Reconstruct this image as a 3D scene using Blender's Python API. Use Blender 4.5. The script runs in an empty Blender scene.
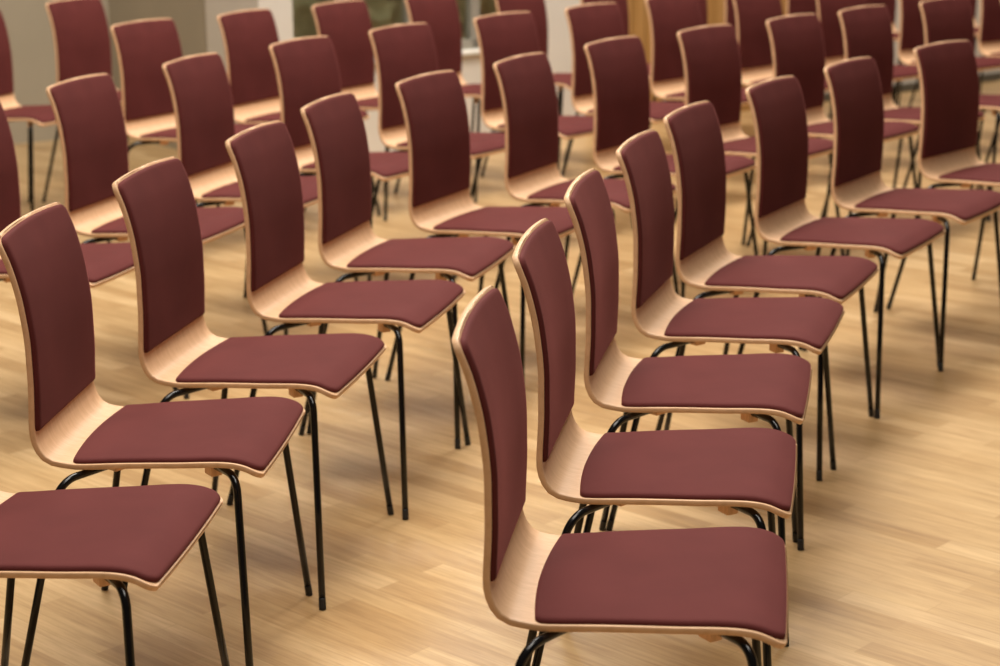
import bpy, bmesh, math, random
from mathutils import Vector, Matrix

random.seed(4)
scene = bpy.context.scene
COL = scene.collection

# ------------------------------------------------------------------ camera
CAM_H, PITCH, ROLL, FPX = 1.53317, 0.25385, -0.0082, 1912.44
cd = bpy.data.cameras.new('camera')
cam = bpy.data.objects.new('camera', cd)
COL.objects.link(cam)
cd.sensor_width = 36.0
cd.lens = FPX / 1000.0 * 36.0
cd.clip_start, cd.clip_end = 0.05, 200
cd.dof.use_dof = True
cd.dof.focus_distance = 3.35
cd.dof.aperture_fstop = 4.6
cam.matrix_world = (Matrix.Translation((0, 0, CAM_H))
                    @ Matrix.Rotation(math.pi / 2 - PITCH, 4, 'X')
                    @ Matrix.Rotation(ROLL, 4, 'Z'))
scene.camera = cam

# ------------------------------------------------------------------ view, world, lights
scene.view_settings.view_transform = 'Standard'
scene.view_settings.look = 'None'
scene.view_settings.gamma = 1.0
scene.view_settings.use_curve_mapping = False
scene.view_settings.exposure = -0.16

w = bpy.data.worlds.new('world')
scene.world = w
w.use_nodes = True
bg = w.node_tree.nodes['Background']
bg.inputs['Color'].default_value = (1.0, 0.93, 0.84, 1)
bg.inputs['Strength'].default_value = 0.06

def area_light(name, loc, size, power, color=(1, 0.935, 0.84), aim=None):
    l = bpy.data.lights.new(name, 'AREA')
    l.shape = 'RECTANGLE'
    l.size, l.size_y = size
    l.energy = power
    l.color = color
    o = bpy.data.objects.new(name, l)
    COL.objects.link(o)
    o.location = loc
    if aim is not None:
        d = Vector(aim) - Vector(loc)
        o.rotation_euler = d.to_track_quat('-Z', 'Y').to_euler()
    return o

# ceiling lamps of the hall (a loose grid above the rows)
area_light('ceiling_lamp', (-0.9, 3.8, 5.5), (2.4, 2.4), 215)
area_light('ceiling_lamp', (0.7, 1.6, 5.5), (2.2, 2.2), 165)
area_light('ceiling_lamp', (-0.5, 6.0, 5.5), (2.4, 2.4), 270)
area_light('ceiling_lamp', (-1.4, 9.0, 5.5), (1.8, 1.8), 130)
area_light('ceiling_lamp', (2.0, 9.2, 5.5), (2.0, 1.2), 330)
# unseen fill light, added to brighten the hedge behind the window
area_light('hedge_fill_light', (-0.7, 11.6, 4.2), (2.0, 1.0), 160)

# ------------------------------------------------------------------ materials
def new_mat(name):
    m = bpy.data.materials.new(name)
    m.use_nodes = True
    nt = m.node_tree
    return m, nt, nt.nodes['Principled BSDF']

def N(nt, t, **kw):
    n = nt.nodes.new(t)
    for k, v in kw.items():
        setattr(n, k, v)
    return n

def ramp(nt, stops):
    r = N(nt, 'ShaderNodeValToRGB')
    el = r.color_ramp.elements
    while len(el) < len(stops):
        el.new(0.5)
    for e, (p, c) in zip(el, stops):
        e.position = p
        e.color = (*c, 1)
    return r

def mix(nt, a, b, fac, mode='MIX'):
    n = N(nt, 'ShaderNodeMix', data_type='RGBA', blend_type=mode)
    if isinstance(fac, float):
        n.inputs[0].default_value = fac
    else:
        nt.links.new(fac, n.inputs[0])
    nt.links.new(a, n.inputs[6])
    if isinstance(b, tuple):
        n.inputs[7].default_value = (*b, 1)
    else:
        nt.links.new(b, n.inputs[7])
    return n.outputs[2]

def mapping(nt, rot=(0, 0, 0), scale=(1, 1, 1), coord='Object'):
    tc = N(nt, 'ShaderNodeTexCoord')
    mp = N(nt, 'ShaderNodeMapping')
    mp.inputs['Rotation'].default_value = rot
    mp.inputs['Scale'].default_value = scale
    nt.links.new(tc.outputs[coord], mp.inputs['Vector'])
    return mp.outputs['Vector']

def noise(nt, vec, scale, detail=3, rough=0.55):
    n = N(nt, 'ShaderNodeTexNoise')
    n.inputs['Scale'].default_value = scale
    n.inputs['Detail'].default_value = detail
    n.inputs['Roughness'].default_value = rough
    nt.links.new(vec, n.inputs['Vector'])
    return n

def bump(nt, bsdf, height, strength, dist):
    b = N(nt, 'ShaderNodeBump')
    b.inputs['Strength'].default_value = strength
    b.inputs['Distance'].default_value = dist
    nt.links.new(height, b.inputs['Height'])
    nt.links.new(b.outputs['Normal'], bsdf.inputs['Normal'])

def mat_beech():
    m, nt, b = new_mat('beech_plywood')
    v = mapping(nt, scale=(3, 60, 3))
    n1 = noise(nt, v, 1.6, 4)
    r = ramp(nt, [(0.3, (0.67, 0.405, 0.225)), (0.7, (0.74, 0.465, 0.270))])
    nt.links.new(n1.outputs['Fac'], r.inputs['Fac'])
    v2 = mapping(nt, scale=(40, 300, 40))
    n2 = noise(nt, v2, 1.0, 2)
    fl = ramp(nt, [(0.40, (0.88, 0.84, 0.80)), (0.52, (1, 1, 1))])
    nt.links.new(n2.outputs['Fac'], fl.inputs['Fac'])
    c = mix(nt, r.outputs['Color'], fl.outputs['Color'], 0.6, 'MULTIPLY')
    nt.links.new(c, b.inputs['Base Color'])
    b.inputs['Roughness'].default_value = 0.46
    b.inputs['Coat Weight'].default_value = 0.05
    b.inputs['Coat Roughness'].default_value = 0.3
    return m

def mat_fabric():
    m, nt, b = new_mat('maroon_microfibre')
    v = mapping(nt)
    n1 = noise(nt, v, 9, 4)
    r = ramp(nt, [(0.3, (0.090, 0.0165, 0.0150)), (0.7, (0.107, 0.0208, 0.0190))])
    nt.links.new(n1.outputs['Fac'], r.inputs['Fac'])
    nt.links.new(r.outputs['Color'], b.inputs['Base Color'])
    b.inputs['Roughness'].default_value = 0.85
    b.inputs['Specular IOR Level'].default_value = 0.2
    b.inputs['Sheen Weight'].default_value = 0.24
    b.inputs['Sheen Roughness'].default_value = 0.24
    b.inputs['Sheen Tint'].default_value = (0.92, 0.28, 0.25, 1)
    n2 = noise(nt, v, 900, 2)
    bump(nt, b, n2.outputs['Fac'], 0.15, 0.001)
    return m

def mat_metal():
    m, nt, b = new_mat('black_lacquered_steel')
    v = mapping(nt)
    n1 = noise(nt, v, 40, 2)
    r = ramp(nt, [(0.3, (0.004, 0.0035, 0.0035)), (0.7, (0.006, 0.005, 0.005))])
    nt.links.new(n1.outputs['Fac'], r.inputs['Fac'])
    nt.links.new(r.outputs['Color'], b.inputs['Base Color'])
    b.inputs['Roughness'].default_value = 0.18
    b.inputs['Specular IOR Level'].default_value = 0.35
    return m

def mat_rubber():
    m, nt, b = new_mat('black_rubber')
    v = mapping(nt)
    n1 = noise(nt, v, 120, 2)
    r = ramp(nt, [(0.3, (0.010, 0.009, 0.009)), (0.7, (0.016, 0.015, 0.014))])
    nt.links.new(n1.outputs['Fac'], r.inputs['Fac'])
    nt.links.new(r.outputs['Color'], b.inputs['Base Color'])
    b.inputs['Roughness'].default_value = 0.6
    return m

def mat_floor():
    m, nt, b = new_mat('oak_strip_parquet')
    # strips run along local x after turning the pattern to the boards' direction
    v = mapping(nt, rot=(0, 0, math.radians(43)))
    def brick(width, height, off, sq):
        t = N(nt, 'ShaderNodeTexBrick')
        t.offset, t.offset_frequency, t.squash = off, 2, sq
        t.inputs['Color1'].default_value = (0, 0, 0, 1)
        t.inputs['Color2'].default_value = (1, 1, 1, 1)
        t.inputs['Mortar'].default_value = (0.5, 0.5, 0.5, 1)
        t.inputs['Scale'].default_value = 1.0
        t.inputs['Mortar Size'].default_value = 0.0008
        t.inputs['Mortar Smooth'].default_value = 0.3
        t.inputs['Brick Width'].default_value = width
        t.inputs['Row Height'].default_value = height
        nt.links.new(v, t.inputs['Vector'])
        return t
    s = brick(0.46, 0.066, 0.37, 1.0)
    def stretched(sc):
        mp = N(nt, 'ShaderNodeMapping')
        mp.inputs['Scale'].default_value = sc
        nt.links.new(v, mp.inputs['Vector'])
        return mp.outputs['Vector']
    v2 = stretched((1.0, 9.0, 1.0))
    grain = noise(nt, v2, 3.2, 5, 0.62)
    v3 = stretched((2.0, 42.0, 1.0))
    fine = noise(nt, v3, 3.0, 4, 0.6)
    r = ramp(nt, [(0.0, (0.410, 0.252, 0.110)), (0.35, (0.475, 0.306, 0.142)),
                  (0.7, (0.520, 0.345, 0.165)), (1.0, (0.580, 0.398, 0.205))])
    nt.links.new(s.outputs['Color'], r.inputs['Fac'])
    g = ramp(nt, [(0.3, (0.72, 0.66, 0.58)), (0.55, (1, 1, 1)), (0.75, (1.08, 1.1, 1.12))])
    nt.links.new(grain.outputs['Fac'], g.inputs['Fac'])
    c = mix(nt, r.outputs['Color'], g.outputs['Color'], 0.75, 'MULTIPLY')
    f = ramp(nt, [(0.32, (0.80, 0.75, 0.69)), (0.52, (1.0, 1.0, 1.0)), (0.68, (1.10, 1.12, 1.15))])
    nt.links.new(fine.outputs['Fac'], f.inputs['Fac'])
    c = mix(nt, c, f.outputs['Color'], 0.85, 'MULTIPLY')
    mm = N(nt, 'ShaderNodeMix', data_type='RGBA')
    nt.links.new(s.outputs['Fac'], mm.inputs[0])
    nt.links.new(c, mm.inputs[6])
    mm.inputs[7].default_value = (0.40, 0.25, 0.11, 1)
    nt.links.new(mm.outputs[2], b.inputs['Base Color'])
    b.inputs['Roughness'].default_value = 0.34
    rr = ramp(nt, [(0.3, (0.40,) * 3), (0.7, (0.30,) * 3)])
    nt.links.new(grain.outputs['Fac'], rr.inputs['Fac'])
    nt.links.new(rr.outputs['Color'], b.inputs['Roughness'])
    return m

def mat_plain(name, c0, c1, scale=3.0, rough=0.7):
    m, nt, b = new_mat(name)
    v = mapping(nt)
    n1 = noise(nt, v, scale, 4)
    r = ramp(nt, [(0.3, c0), (0.7, c1)])
    nt.links.new(n1.outputs['Fac'], r.inputs['Fac'])
    nt.links.new(r.outputs['Color'], b.inputs['Base Color'])
    b.inputs['Roughness'].default_value = rough
    return m

def mat_panel():
    m, nt, b = new_mat('oak_panelling')
    v = mapping(nt, scale=(14, 14, 0.6))
    n1 = noise(nt, v, 1.5, 5, 0.6)
    r = ramp(nt, [(0.25, (0.30, 0.155, 0.042)), (0.5, (0.40, 0.22, 0.07)), (0.75, (0.50, 0.30, 0.12))])
    nt.links.new(n1.outputs['Fac'], r.inputs['Fac'])
    nt.links.new(r.outputs['Color'], b.inputs['Base Color'])
    b.inputs['Roughness'].default_value = 0.5
    return m

def mat_glass():
    m, nt, b = new_mat('window_glass')
    b.inputs['Base Color'].default_value = (0.85, 0.9, 0.86, 1)
    b.inputs['Transmission Weight'].default_value = 1.0
    b.inputs['Roughness'].default_value = 0.02
    b.inputs['IOR'].default_value = 1.45
    return m

M = dict(beech=mat_beech(), fabric=mat_fabric(), metal=mat_metal(), rubber=mat_rubber(), floor=mat_floor(),
         white=mat_plain('white_wall_paint', (0.62, 0.585, 0.52), (0.66, 0.62, 0.555)),
         beige=mat_plain('beige_wall_paint', (0.36, 0.315, 0.235), (0.39, 0.34, 0.255)),
         frame=mat_plain('grey_window_frame', (0.24, 0.22, 0.18), (0.28, 0.255, 0.21)),
         hedge=mat_plain('hedge_leaves', (0.16, 0.155, 0.075), (0.36, 0.33, 0.19), 3.0),
         soil=mat_plain('garden_soil', (0.10, 0.10, 0.05), (0.16, 0.14, 0.08), 5.0),
         panel=mat_panel(), glass=mat_glass(),
         base=mat_plain('dark_baseboard', (0.10, 0.085, 0.06), (0.13, 0.11, 0.08)))

# ------------------------------------------------------------------ helpers
def mesh_from_bm(name, bm, mat, smooth=True):
    me = bpy.data.meshes.new(name)
    bmesh.ops.recalc_face_normals(bm, faces=bm.faces)
    for f in bm.faces:
        f.smooth = smooth
    bm.to_mesh(me)
    bm.free()
    me.materials.append(mat)
    return me

def link(name, me, parent=None):
    o = bpy.data.objects.new(name, me)
    COL.objects.link(o)
    if parent:
        o.parent = parent
    return o

def bake_modifiers(name, me, mods):
    """apply modifiers to a mesh and return the resulting mesh"""
    o = bpy.data.objects.new(name, me)
    COL.objects.link(o)
    for t, kw in mods:
        md = o.modifiers.new(t, t)
        for k, v in kw.items():
            setattr(md, k, v)
    dg = bpy.context.evaluated_depsgraph_get()
    out = bpy.data.meshes.new_from_object(o.evaluated_get(dg))
    bpy.data.objects.remove(o)
    out.name = name
    return out

def add_box(bm, x0, x1, y0, y1, z0, z1):
    vs = [bm.verts.new((x, y, z)) for x in (x0, x1) for y in (y0, y1) for z in (z0, z1)]
    for q in ((0, 1, 3, 2), (4, 6, 7, 5), (0, 4, 5, 1), (2, 3, 7, 6), (0, 2, 6, 4), (1, 5, 7, 3)):
        bm.faces.new([vs[i] for i in q])

def bevel_all(bm, off, seg=2):
    bmesh.ops.bevel(bm, geom=list(bm.edges), offset=off, segments=seg, affect='EDGES', profile=0.5)

def catmull(pts, n=12):
    out = []
    P = [2 * Vector(pts[0]) - Vector(pts[1])] + [Vector(p) for p in pts] + [2 * Vector(pts[-1]) - Vector(pts[-2])]
    for i in range(1, len(P) - 2):
        a, b, c, d = P[i - 1:i + 3]
        for k in range(n):
            t = k / n
            out.append(0.5 * ((2 * b) + (c - a) * t + (2 * a - 5 * b + 4 * c - d) * t * t + (3 * b - a - 3 * c + d) * t ** 3))
    out.append(P[-2])
    return out

def sweep_tube(bm, path, rad, seg=12):
    """a closed round tube along a polyline"""
    path = [Vector(p) for p in path]
    rings = []
    up = None
    for i, p in enumerate(path):
        d = (path[min(i + 1, len(path) - 1)] - path[max(i - 1, 0)]).normalized()
        if up is None:
            up = d.orthogonal().normalized()
        up = (up - d * up.dot(d)).normalized()
        sd = d.cross(up)
        rings.append([bm.verts.new(p + rad * (math.cos(a) * up + math.sin(a) * sd))
                      for a in (2 * math.pi * k / seg for k in range(seg))])
    for a, b in zip(rings, rings[1:]):
        for k in range(seg):
            bm.faces.new((a[k], a[(k + 1) % seg], b[(k + 1) % seg], b[k]))
    bm.faces.new(rings[0])
    bm.faces.new(list(reversed(rings[-1])))

def fillet(a, b, c, r, n=8):
    """points of the arc that rounds the corner b of the polyline a-b-c"""
    a, b, c = Vector(a), Vector(b), Vector(c)
    u, v = (a - b).normalized(), (c - b).normalized()
    ang = u.angle(v)
    t = r / math.tan(ang / 2)
    ctr = b + (u + v).normalized() * (r / math.sin(ang / 2))
    p0, p1 = b + u * t - ctr, b + v * t - ctr
    tot = p0.angle(p1)
    ax = p0.cross(p1).normalized()
    return [ctr + Matrix.Rotation(tot * k / n, 3, ax) @ p0 for k in range(n + 1)]

# ------------------------------------------------------------------ the chair
# side profile of the front / upper face of the bent plywood, top of the back -> front edge of the seat
PROFILE = [(-0.308, 0.861), (-0.2944, 0.8296), (-0.2821, 0.7961), (-0.27, 0.7478), (-0.2634, 0.7039), (-0.2592, 0.6596), (-0.2586, 0.61), (-0.2585, 0.55), (-0.258, 0.506), (-0.256, 0.484), (-0.248, 0.461), (-0.232, 0.4445), (-0.2, 0.4383), (-0.172, 0.4374), (-0.099, 0.4427), (-0.04, 0.4461), (0.016, 0.449), (0.072, 0.4527), (0.106, 0.4529), (0.131, 0.4491), (0.153, 0.4402), (0.171, 0.4294)]
_c = catmull(PROFILE)
_S = [0.0]
for _a, _b in zip(_c, _c[1:]):
    _S.append(_S[-1] + (_b - _a).length)
LEN = _S[-1]

def prof(s):
    s = min(max(s, 0.0), LEN)
    lo, hi = 0, len(_S) - 1
    while hi - lo > 1:
        mid = (lo + hi) // 2
        if _S[mid] <= s:
            lo = mid
        else:
            hi = mid
    t = (s - _S[lo]) / max(_S[hi] - _S[lo], 1e-9)
    p = _c[lo].lerp(_c[hi], t)
    a = _c[max(lo - 1, 0)]
    b = _c[min(hi + 1, len(_c) - 1)]
    d = (b - a).normalized()
    return p, Vector((-d.y, d.x)), d          # point, normal towards the sitter, tangent

def s_at(x=None, z=None):
    for i in range(len(_c)):
        if z is not None and _c[i].y <= z and _c[i].x < -.2:
            return _S[i]
        if x is not None and _c[i].x >= x and _c[i].y < .47 and _S[i] > .45:
            return _S[i]

S_BACKPAD_END = s_at(z=.495)
S_SEATPAD = s_at(x=-.194)

def half_w(s):
    p, _, _ = prof(s)
    if p.y > .5 or s < S_SEATPAD - .03:
        k = (p.y - .5) / .36
        return .181 - .003 * max(0, k)
    k = (p.x + .21) / (.165 + .21)
    return .181 + (.208 - .181) * min(max(k, 0), 1)

def cup(s):
    """how far the sides of the back curve forward round the sitter"""
    k = min(max((s_at(z=.47) - s) / .12, 0), 1)
    return .005 * k * k * (3 - 2 * k)

def surf(s, t, hw, h=0.0):
    p, n, _ = prof(s)
    y = t * hw
    off = cup(s) * (y / .175) ** 2 + h
    return Vector((p.x + n.x * off, y, p.y + n.y * off))

def clustered(n, e=1.6):
    out = []
    for i in range(n + 1):
        u = 2 * i / n - 1
        out.append(math.copysign(1 - (1 - abs(u)) ** e, u))
    return out

def sheet(s_top, s_bot, inset, r_top, r_bot, nu, nt, height=None, base=0.0):
    """grid of points over the bent board with rounded corners; s_top / s_bot are functions of t"""
    us = [(v + 1) / 2 for v in clustered(nu, 1.5)]
    ts = clustered(nt, 1.7)
    rows = []
    for u in us:
        row = []
        for t in ts:
            a, b = s_top(t), s_bot(t)
            s = a + (b - a) * u
            w_ = half_w(s) - inset
            d0, d1 = s - a, b - s
            shr = 0.0
            if d0 < r_top:
                shr = r_top - math.sqrt(max(r_top ** 2 - (r_top - d0) ** 2, 0))
            elif d1 < r_bot:
                shr = r_bot - math.sqrt(max(r_bot ** 2 - (r_bot - d1) ** 2, 0))
            hw = w_ - shr
            h = base
            if height:
                y = abs(t) * hw
                ds = w_ - y
                d = min(ds, d0, d1)
                for rr, de in ((r_top, d0), (r_bot, d1)):
                    if ds < rr and de < rr:
                        d = min(d, rr - math.hypot(rr - ds, rr - de))
                d = max(d, 0)
                T, e = height
                k = min(d / e, 1)
                h = base + T * math.sqrt(max(1 - (1 - k) ** 2, 0)) * (0.86 + 0.14 * min(d / .06, 1))
            row.append(surf(s, t, hw, h))
        rows.append(row)
    return rows

def grid_bm(rows, bm=None):
    bm = bm or bmesh.new()
    V = [[bm.verts.new(p) for p in r] for r in rows]
    for a, b in zip(V, V[1:]):
        for k in range(len(a) - 1):
            bm.faces.new((a[k], a[k + 1], b[k + 1], b[k]))
    return bm, V

def rim(V):
    return V[0][:] + [r[-1] for r in V[1:]] + V[-1][-2::-1] + [r[0] for r in V[-2:0:-1]]

THICK = .0105
def make_shell_mesh():
    a = sheet(lambda t: .007 * t * t, lambda t: LEN - .003 * t * t, 0, .021, .022, 84, 20)
    b = sheet(lambda t: .007 * t * t, lambda t: LEN - .003 * t * t, 0, .021, .022, 84, 20, base=-THICK)
    bm, A = grid_bm(a)
    _, B = grid_bm(b, bm)
    ra, rb = rim(A), rim(B)
    edges = []
    for k in range(len(ra)):
        j = (k + 1) % len(ra)
        bm.faces.new((ra[k], ra[j], rb[j], rb[k]))
    bmesh.ops.recalc_face_normals(bm, faces=bm.faces)
    es = []
    for ring in (ra, rb):
        for k in range(len(ring)):
            e = bm.edges.get((ring[k], ring[(k + 1) % len(ring)]))
            if e:
                es.append(e)
    bmesh.ops.bevel(bm, geom=es, offset=.0018, segments=2, affect='EDGES', profile=0.5)
    return mesh_from_bm('plywood_shell', bm, M['beech'])

def make_pad_mesh(name, s0, s1, r0, r1, nu, nt):
    bm, A = grid_bm(sheet(s0, s1, .0045, r0, r1, nu, nt, height=(.0085, .0065), base=.0006))
    _, B = grid_bm(sheet(s0, s1, .0055, r0, r1, nu, nt, base=-.0008), bm)
    ra, rb = rim(A), rim(B)
    for k in range(len(ra)):
        j = (k + 1) % len(ra)
        bm.faces.new((ra[k], ra[j], rb[j], rb[k]))
    return mesh_from_bm(name, bm, M['fabric'])

TUBE = .0072
HUB = Vector((-.05, 0, .422))
FRONT = (.1446, .287, .1147, .209, .430, .036)     # foot x, foot y, corner x, corner y, corner z, bend radius
REAR = (-.290, .286, -.208, .221, .416, .050)

def leg_corner(front, side):
    k = FRONT if front else REAR
    return Vector((k[2] - side * .004, side * k[3], k[4]))

def leg_path(front, side):
    k = FRONT if front else REAR
    foot, cor = Vector((k[0] - side * .004, side * k[1], .012)), leg_corner(front, side)
    arc = fillet(foot, cor, HUB, k[5], 9)
    return [foot, foot.lerp(arc[0], .5)] + arc + [cor.lerp(HUB, .95)]

def make_leg_mesh(front, side):
    bm = bmesh.new()
    sweep_tube(bm, leg_path(front, side), TUBE, 14)
    return mesh_from_bm('leg', bm, M['metal'])

def make_cap_mesh(front, side):
    p = leg_path(front, side)
    d = (p[1] - p[0]).normalized()
    foot = p[0]
    lo = foot - d * (foot.z - .0005) / d.z
    bm = bmesh.new()
    sweep_tube(bm, [lo, lo + d * .004, foot + d * .010, foot + d * .0125], TUBE + .0003, 14)
    for v in bm.verts:
        v.co.z = max(v.co.z, 0.0)
    return mesh_from_bm('foot_cap', bm, M['rubber'])

def under_z(x):
    i = min(range(len(_c)), key=lambda k: abs(_c[k].x - x) + (10 if _S[k] < .45 else 0))
    return _c[i].y - THICK

def make_spacer_mesh(front, side):
    """wooden block between a rail and the underside of the seat, turned along the rail"""
    cor = leg_corner(front, side).lerp(HUB, .36 if front else .50)
    d = (HUB - cor).normalized()
    bm = bmesh.new()
    zt = under_z(cor.x)
    add_box(bm, -.015, .015, -.011, .011, cor.z - TUBE - (.012 if front else .006), zt)
    bevel_all(bm, .0018)
    bmesh.ops.rotate(bm, verts=bm.verts, matrix=Matrix.Rotation(math.atan2(d.y, d.x), 3, 'Z'))
    bmesh.ops.translate(bm, verts=bm.verts, vec=(cor.x, cor.y, 0))
    return mesh_from_bm('spacer', bm, M['beech'], smooth=False)

CHAIR_PARTS = [
    ('plywood_shell', make_shell_mesh(), None),
    ('back_pad', make_pad_mesh('back_pad', lambda t: .006 + .007 * t * t, lambda t: S_BACKPAD_END, .018, .010, 44, 24), None),
    ('seat_pad', make_pad_mesh('seat_pad', lambda t: S_SEATPAD - .012 * (1 - t * t), lambda t: LEN - .006 - .003 * t * t, .014, .024, 48, 26), None),
]
for _f in (True, False):
    for _s in (-1, 1):
        CHAIR_PARTS.append(('leg', make_leg_mesh(_f, _s), ('foot_cap', make_cap_mesh(_f, _s))))
for _f in (True, False):
    for _s in (-1, 1):
        CHAIR_PARTS.append(('spacer', make_spacer_mesh(_f, _s), None))

def thing(name, label, cat, loc, rz=0.0, group=None):
    o = bpy.data.objects.new(name, None)
    o.empty_display_size = .1
    COL.objects.link(o)
    o.location = loc
    o.rotation_euler = (0, 0, rz)
    o['label'], o['category'] = label, cat
    if group:
        o['group'] = group
    return o

def first_chair(loc, rz, label, group):
    t = thing('stacking_chair', label, 'chair', loc, rz, group)
    for name, me, sub in CHAIR_PARTS:
        p = link(name, me, t)
        if sub:
            link(sub[0], sub[1], p)
    return t

def copy_chair(src, loc, rz, label, group):
    t = src.copy()
    COL.objects.link(t)
    t.location = loc
    t.rotation_euler = (0, 0, rz)
    t['label'], t['group'] = label, group
    for ch in src.children:
        c = ch.copy()
        COL.objects.link(c)
        c.parent = t
        for g in ch.children:
            d = g.copy()
            COL.objects.link(d)
            d.parent = c
    return t

ORD = ['', 'first', 'second', 'third', 'fourth', 'fifth', 'sixth', 'seventh', 'eighth', 'ninth', 'tenth', 'eleventh', 'twelfth', 'thirteenth']
ROWS = {
    'A': ('nearest row', 'maroon padded beech chairs of the nearest row', [
        (0.262, 2.7085, -0.1413), (0.3545, 3.2408, -0.1747), (0.4629, 3.7719, -0.2), (0.6065, 4.296, -0.3068),
        (0.761, 4.7685, -0.421), (1.0352, 5.2792, -0.5258), (1.3314, 5.7406, -0.5877), (1.7003, 6.1946, -0.7506),
    ]),
    'B': ('second row', 'maroon padded beech chairs of the second row', [
        (-0.6661, 2.938, -0.1176), (-0.5718, 3.464, -0.0943), (-0.4562, 3.973, -0.205), (-0.2951, 4.5086, -0.2532),
        (-0.1704, 5.0385, -0.2957), (0.0572, 5.4938, -0.469), (0.3371, 5.9616, -0.4789), (0.6417, 6.4446, -0.6035),
        (0.9888, 6.83, -0.6899), (1.3617, 7.2335, -0.7082), (1.6969, 7.5915, -0.7315), (2.0975, 7.9639, -0.803),
        (2.5202, 8.3102, -0.8602),
    ]),
    'C': ('third row', 'maroon padded beech chairs of the third row', [
        (-1.141, 4.999, -0.29), (-0.942, 5.517, -0.312), (-0.702, 6.056, -0.359), (-0.427, 6.552, -0.514),
        (-0.12, 7.0, -0.607), (0.253, 7.43, -0.69), (0.6211, 7.8268, -0.692), (0.9798, 8.2733, -0.7441),
        (1.402, 8.7, -0.742), (1.833, 9.087, -0.833), (2.289, 9.418, -0.905), (2.76, 9.732, -0.98),
    ]),
    'D': ('fourth row', 'maroon padded beech chairs of the fourth row', [
        (-1.1122, 7.2839, -0.5428), (-0.7653, 7.691, -0.5097), (-0.4302, 8.0878, -0.6), (-0.0588, 8.48, -0.6101),
        (0.3261, 8.86, -0.6718), (0.7262, 9.2251, -0.7046), (1.1262, 9.5852, -0.796), (1.4914, 9.9652, -0.8248),
        (1.866, 10.3306, -0.8612), (2.2799, 10.6563, -0.899), (2.7725, 10.925, -0.9999),
    ]),
    'E': ('wall pair', 'maroon padded beech chairs before the beige wall', [
        (-1.898, 7.874, -0.41), (-1.602, 8.367, -0.499),
    ]),
}
SPECIAL = {
    ('A', 1): 'nearest maroon padded beech chair, at the near end of the nearest row',
    ('A', 8): 'eighth maroon padded chair of the nearest row, seat cut by right edge',
    ('B', 1): 'maroon padded seat at bottom left, nearest chair of second row, back out of frame',
    ('B', 13): 'chair at right edge of second row, only black legs and seat tip visible',
    ('C', 1): 'maroon chair cut by left edge, nearest of the third row, behind second row',
    ('C', 12): 'dark looking maroon chair at far right end of the third row',
    ('D', 1): 'maroon padded chair at the left end of the fourth row, before beige wall',
    ('D', 11): 'maroon chair at far right end of the fourth row, mostly hidden',
    ('E', 1): 'dark looking maroon chair cut by left edge, left one of two before beige wall',
    ('E', 2): 'dark looking maroon chair at upper left, right one of two before the beige wall',
}
proto = None
for r, (rname, grp, pts) in ROWS.items():
    for i, (x, y, h) in enumerate(pts, 1):
        lab = SPECIAL.get((r, i)) or 'maroon padded beech chair, %s from the %s end of the %s' % (
            ORD[i], 'left' if r == 'D' else 'near', rname)
        if proto is None:
            proto = first_chair((x, y, 0), h, lab, grp)
        else:
            copy_chair(proto, (x, y, 0), h, lab, grp)

# ------------------------------------------------------------------ the hall
def structure(o):
    o['kind'] = 'structure'
    return o

bm = bmesh.new()
add_box(bm, -9, 12, -4, 22, -.05, 0)
structure(link('floor', mesh_from_bm('floor', bm, M['floor'], False)))

WA = Vector((-.96, 9.16, 0))                       # left end of the back wall, room side
WD = Vector((.803, .596, 0)).normalized()          # along the wall
WN = Vector((WD.y, -WD.x, 0))                      # into the room
WROT = math.atan2(WD.y, WD.x)

def on_wall(o):
    o.location = WA
    o.rotation_euler = (0, 0, WROT)
    return o

def along(u, off=0.0):
    """distance along the back wall at which photograph column u crosses it"""
    k = (u - 500) / FPX
    c, s = math.cos(PITCH), math.sin(PITCH)
    p = WA + WN * off
    # X = k * (Y c + (h - z) s), at about half a metre height
    hz = (CAM_H - .5) * s
    return (k * (p.y * c + hz) - p.x) / (WD.x - k * WD.y * c)

def wall_box(name, a, b, d0, d1, z0, z1, mat, parent=None, bev=0.0):
    bm = bmesh.new()
    add_box(bm, a, b, -d1, -d0, z0, z1)
    if bev:
        bevel_all(bm, bev)
    o = link(name, mesh_from_bm(name, bm, mat, False), parent)
    if parent is None:
        on_wall(o)
    return o

PIL0, PIL1 = along(263, .10), along(297, .10)
WIN1 = along(546)
PIER1 = along(586)
WOOD1 = along(818)
H = 3.2
SILL = .46
structure(wall_box('wall_corner_pillar', PIL0, PIL1, -.42, .10, 0, H, M['white'], bev=.004))
structure(wall_box('wall_back_parapet', PIL1, WIN1, -.20, 0, 0, SILL, M['white']))
structure(wall_box('wall_back_pier', WIN1, PIER1, -.20, .02, 0, H, M['white']))
structure(wall_box('wall_back', WOOD1, WOOD1 + 6, -.20, 0, 0, H, M['white']))
structure(wall_box('baseboard_back', WOOD1, WOOD1 + 6, 0, .014, 0, .05, M['base'], bev=.003))

# oak panelling, upright boards with open joints
bm = bmesh.new()
x = PIER1
k = 0
while x < WOOD1 - .02:
    wd = min([.165, .165, .09][k % 3], WOOD1 - x)
    add_box(bm, x + .003, x + wd - .003, -.010, .04, 0, H)
    x += wd
    k += 1
add_box(bm, PIER1, WOOD1, .04, .20, 0, H)
structure(on_wall(link('wall_back_panelling', mesh_from_bm('wall_back_panelling', bm, M['panel'], False))))

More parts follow.
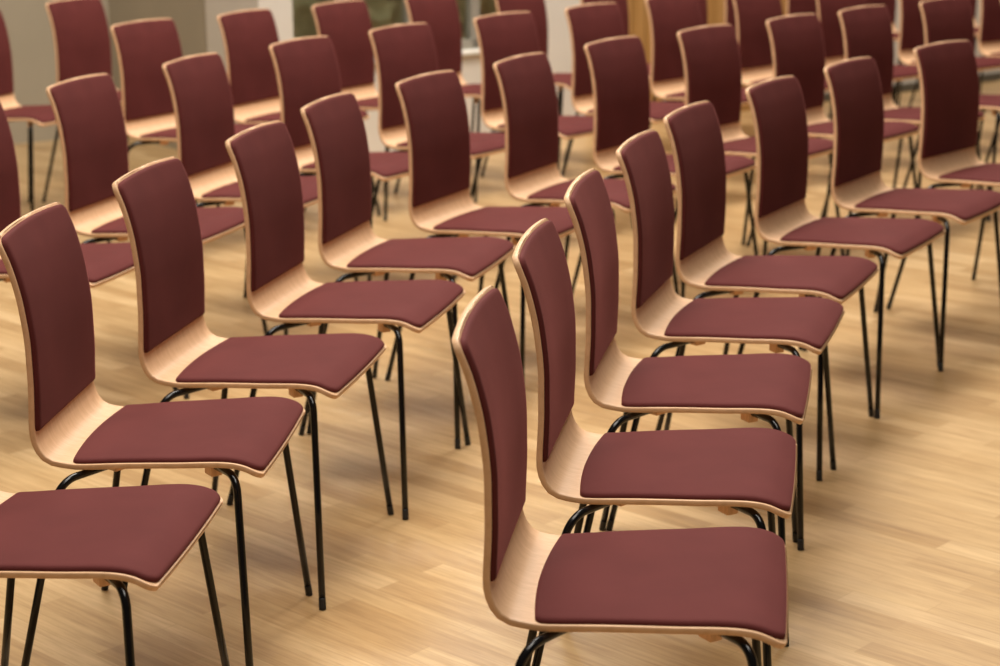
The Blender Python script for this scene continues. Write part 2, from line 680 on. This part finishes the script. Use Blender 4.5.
# window: frame, mullions and one pane per light
win = thing('window_1', '', '', WA, WROT)
for k_ in ('label', 'category'):
    del win[k_]
structure(win)
bm = bmesh.new()
n = 4
step = (WIN1 - PIL1) / n
for i in range(n + 1):
    xx = PIL1 + i * step
    add_box(bm, max(xx - .025, PIL1), min(xx + .025, WIN1), .06, .12, SILL + .02, H)
add_box(bm, PIL1, WIN1, .06, .12, SILL + .02, SILL + .07)
add_box(bm, PIL1, WIN1, .06, .12, H - .06, H)
link('window_frame', mesh_from_bm('window_frame', bm, M['frame'], False), win)
bm = bmesh.new()
add_box(bm, PIL1, WIN1, -.02, .20, SILL, SILL + .022)
bevel_all(bm, .004)
link('window_sill', mesh_from_bm('window_sill', bm, M['white'], False), win)
for i in range(n):
    bm = bmesh.new()
    add_box(bm, PIL1 + i * step + .02, PIL1 + (i + 1) * step - .02, .086, .092, SILL + .06, H - .05)
    link('window_pane', mesh_from_bm('window_pane', bm, M['glass'], False), win)

structure(wall_box('wall_corner_return', PIL0 + .02, PIL0 + .12, -1.54, -.42, 0, H, M['beige']))
# recessed wall to the left of the pillar
bm = bmesh.new()
add_box(bm, -6, .714 + PIL0 + .10, 0, .15, 0, H)
o = link('wall_left', mesh_from_bm('wall_left', bm, M['beige'], False))
o.location = (-2.45, 9.97, 0)
o.rotation_euler = (0, 0, WROT)
structure(o)

# clipped hedge outside the window
bm = bmesh.new()
L, nx, nz = WIN1 - PIL1 + 1.2, 70, 44
V = []
for j in range(nz + 1):
    row = []
    for i in range(nx + 1):
        a = PIL1 + .12 + L * i / nx
        z = 2.2 * j / nz
        round_top = .5 * (1 - max(0, (z - 1.6) / .6) ** 2)
        row.append(bm.verts.new((a, 1.5 - round_top + random.uniform(-.06, .06), z + random.uniform(-.02, .02))))
    V.append(row)
back = [bm.verts.new((PIL1 + .12 + L * i / nx, 2.3, z)) for z in (0, 2.2) for i in range(nx + 1)]
b0, b1 = back[:nx + 1], back[nx + 1:]
for a, b in zip(V, V[1:]):
    for i in range(nx):
        bm.faces.new((a[i], a[i + 1], b[i + 1], b[i]))
for i in range(nx):
    bm.faces.new((V[-1][i], V[-1][i + 1], b1[i + 1], b1[i]))
    bm.faces.new((b1[i], b1[i + 1], b0[i + 1], b0[i]))
o = on_wall(link('hedge', mesh_from_bm('hedge', bm, M['hedge'])))
o.location.z = -.02
o['label'], o['category'] = 'blurred olive green hedge seen through the window behind the chairs', 'hedge'
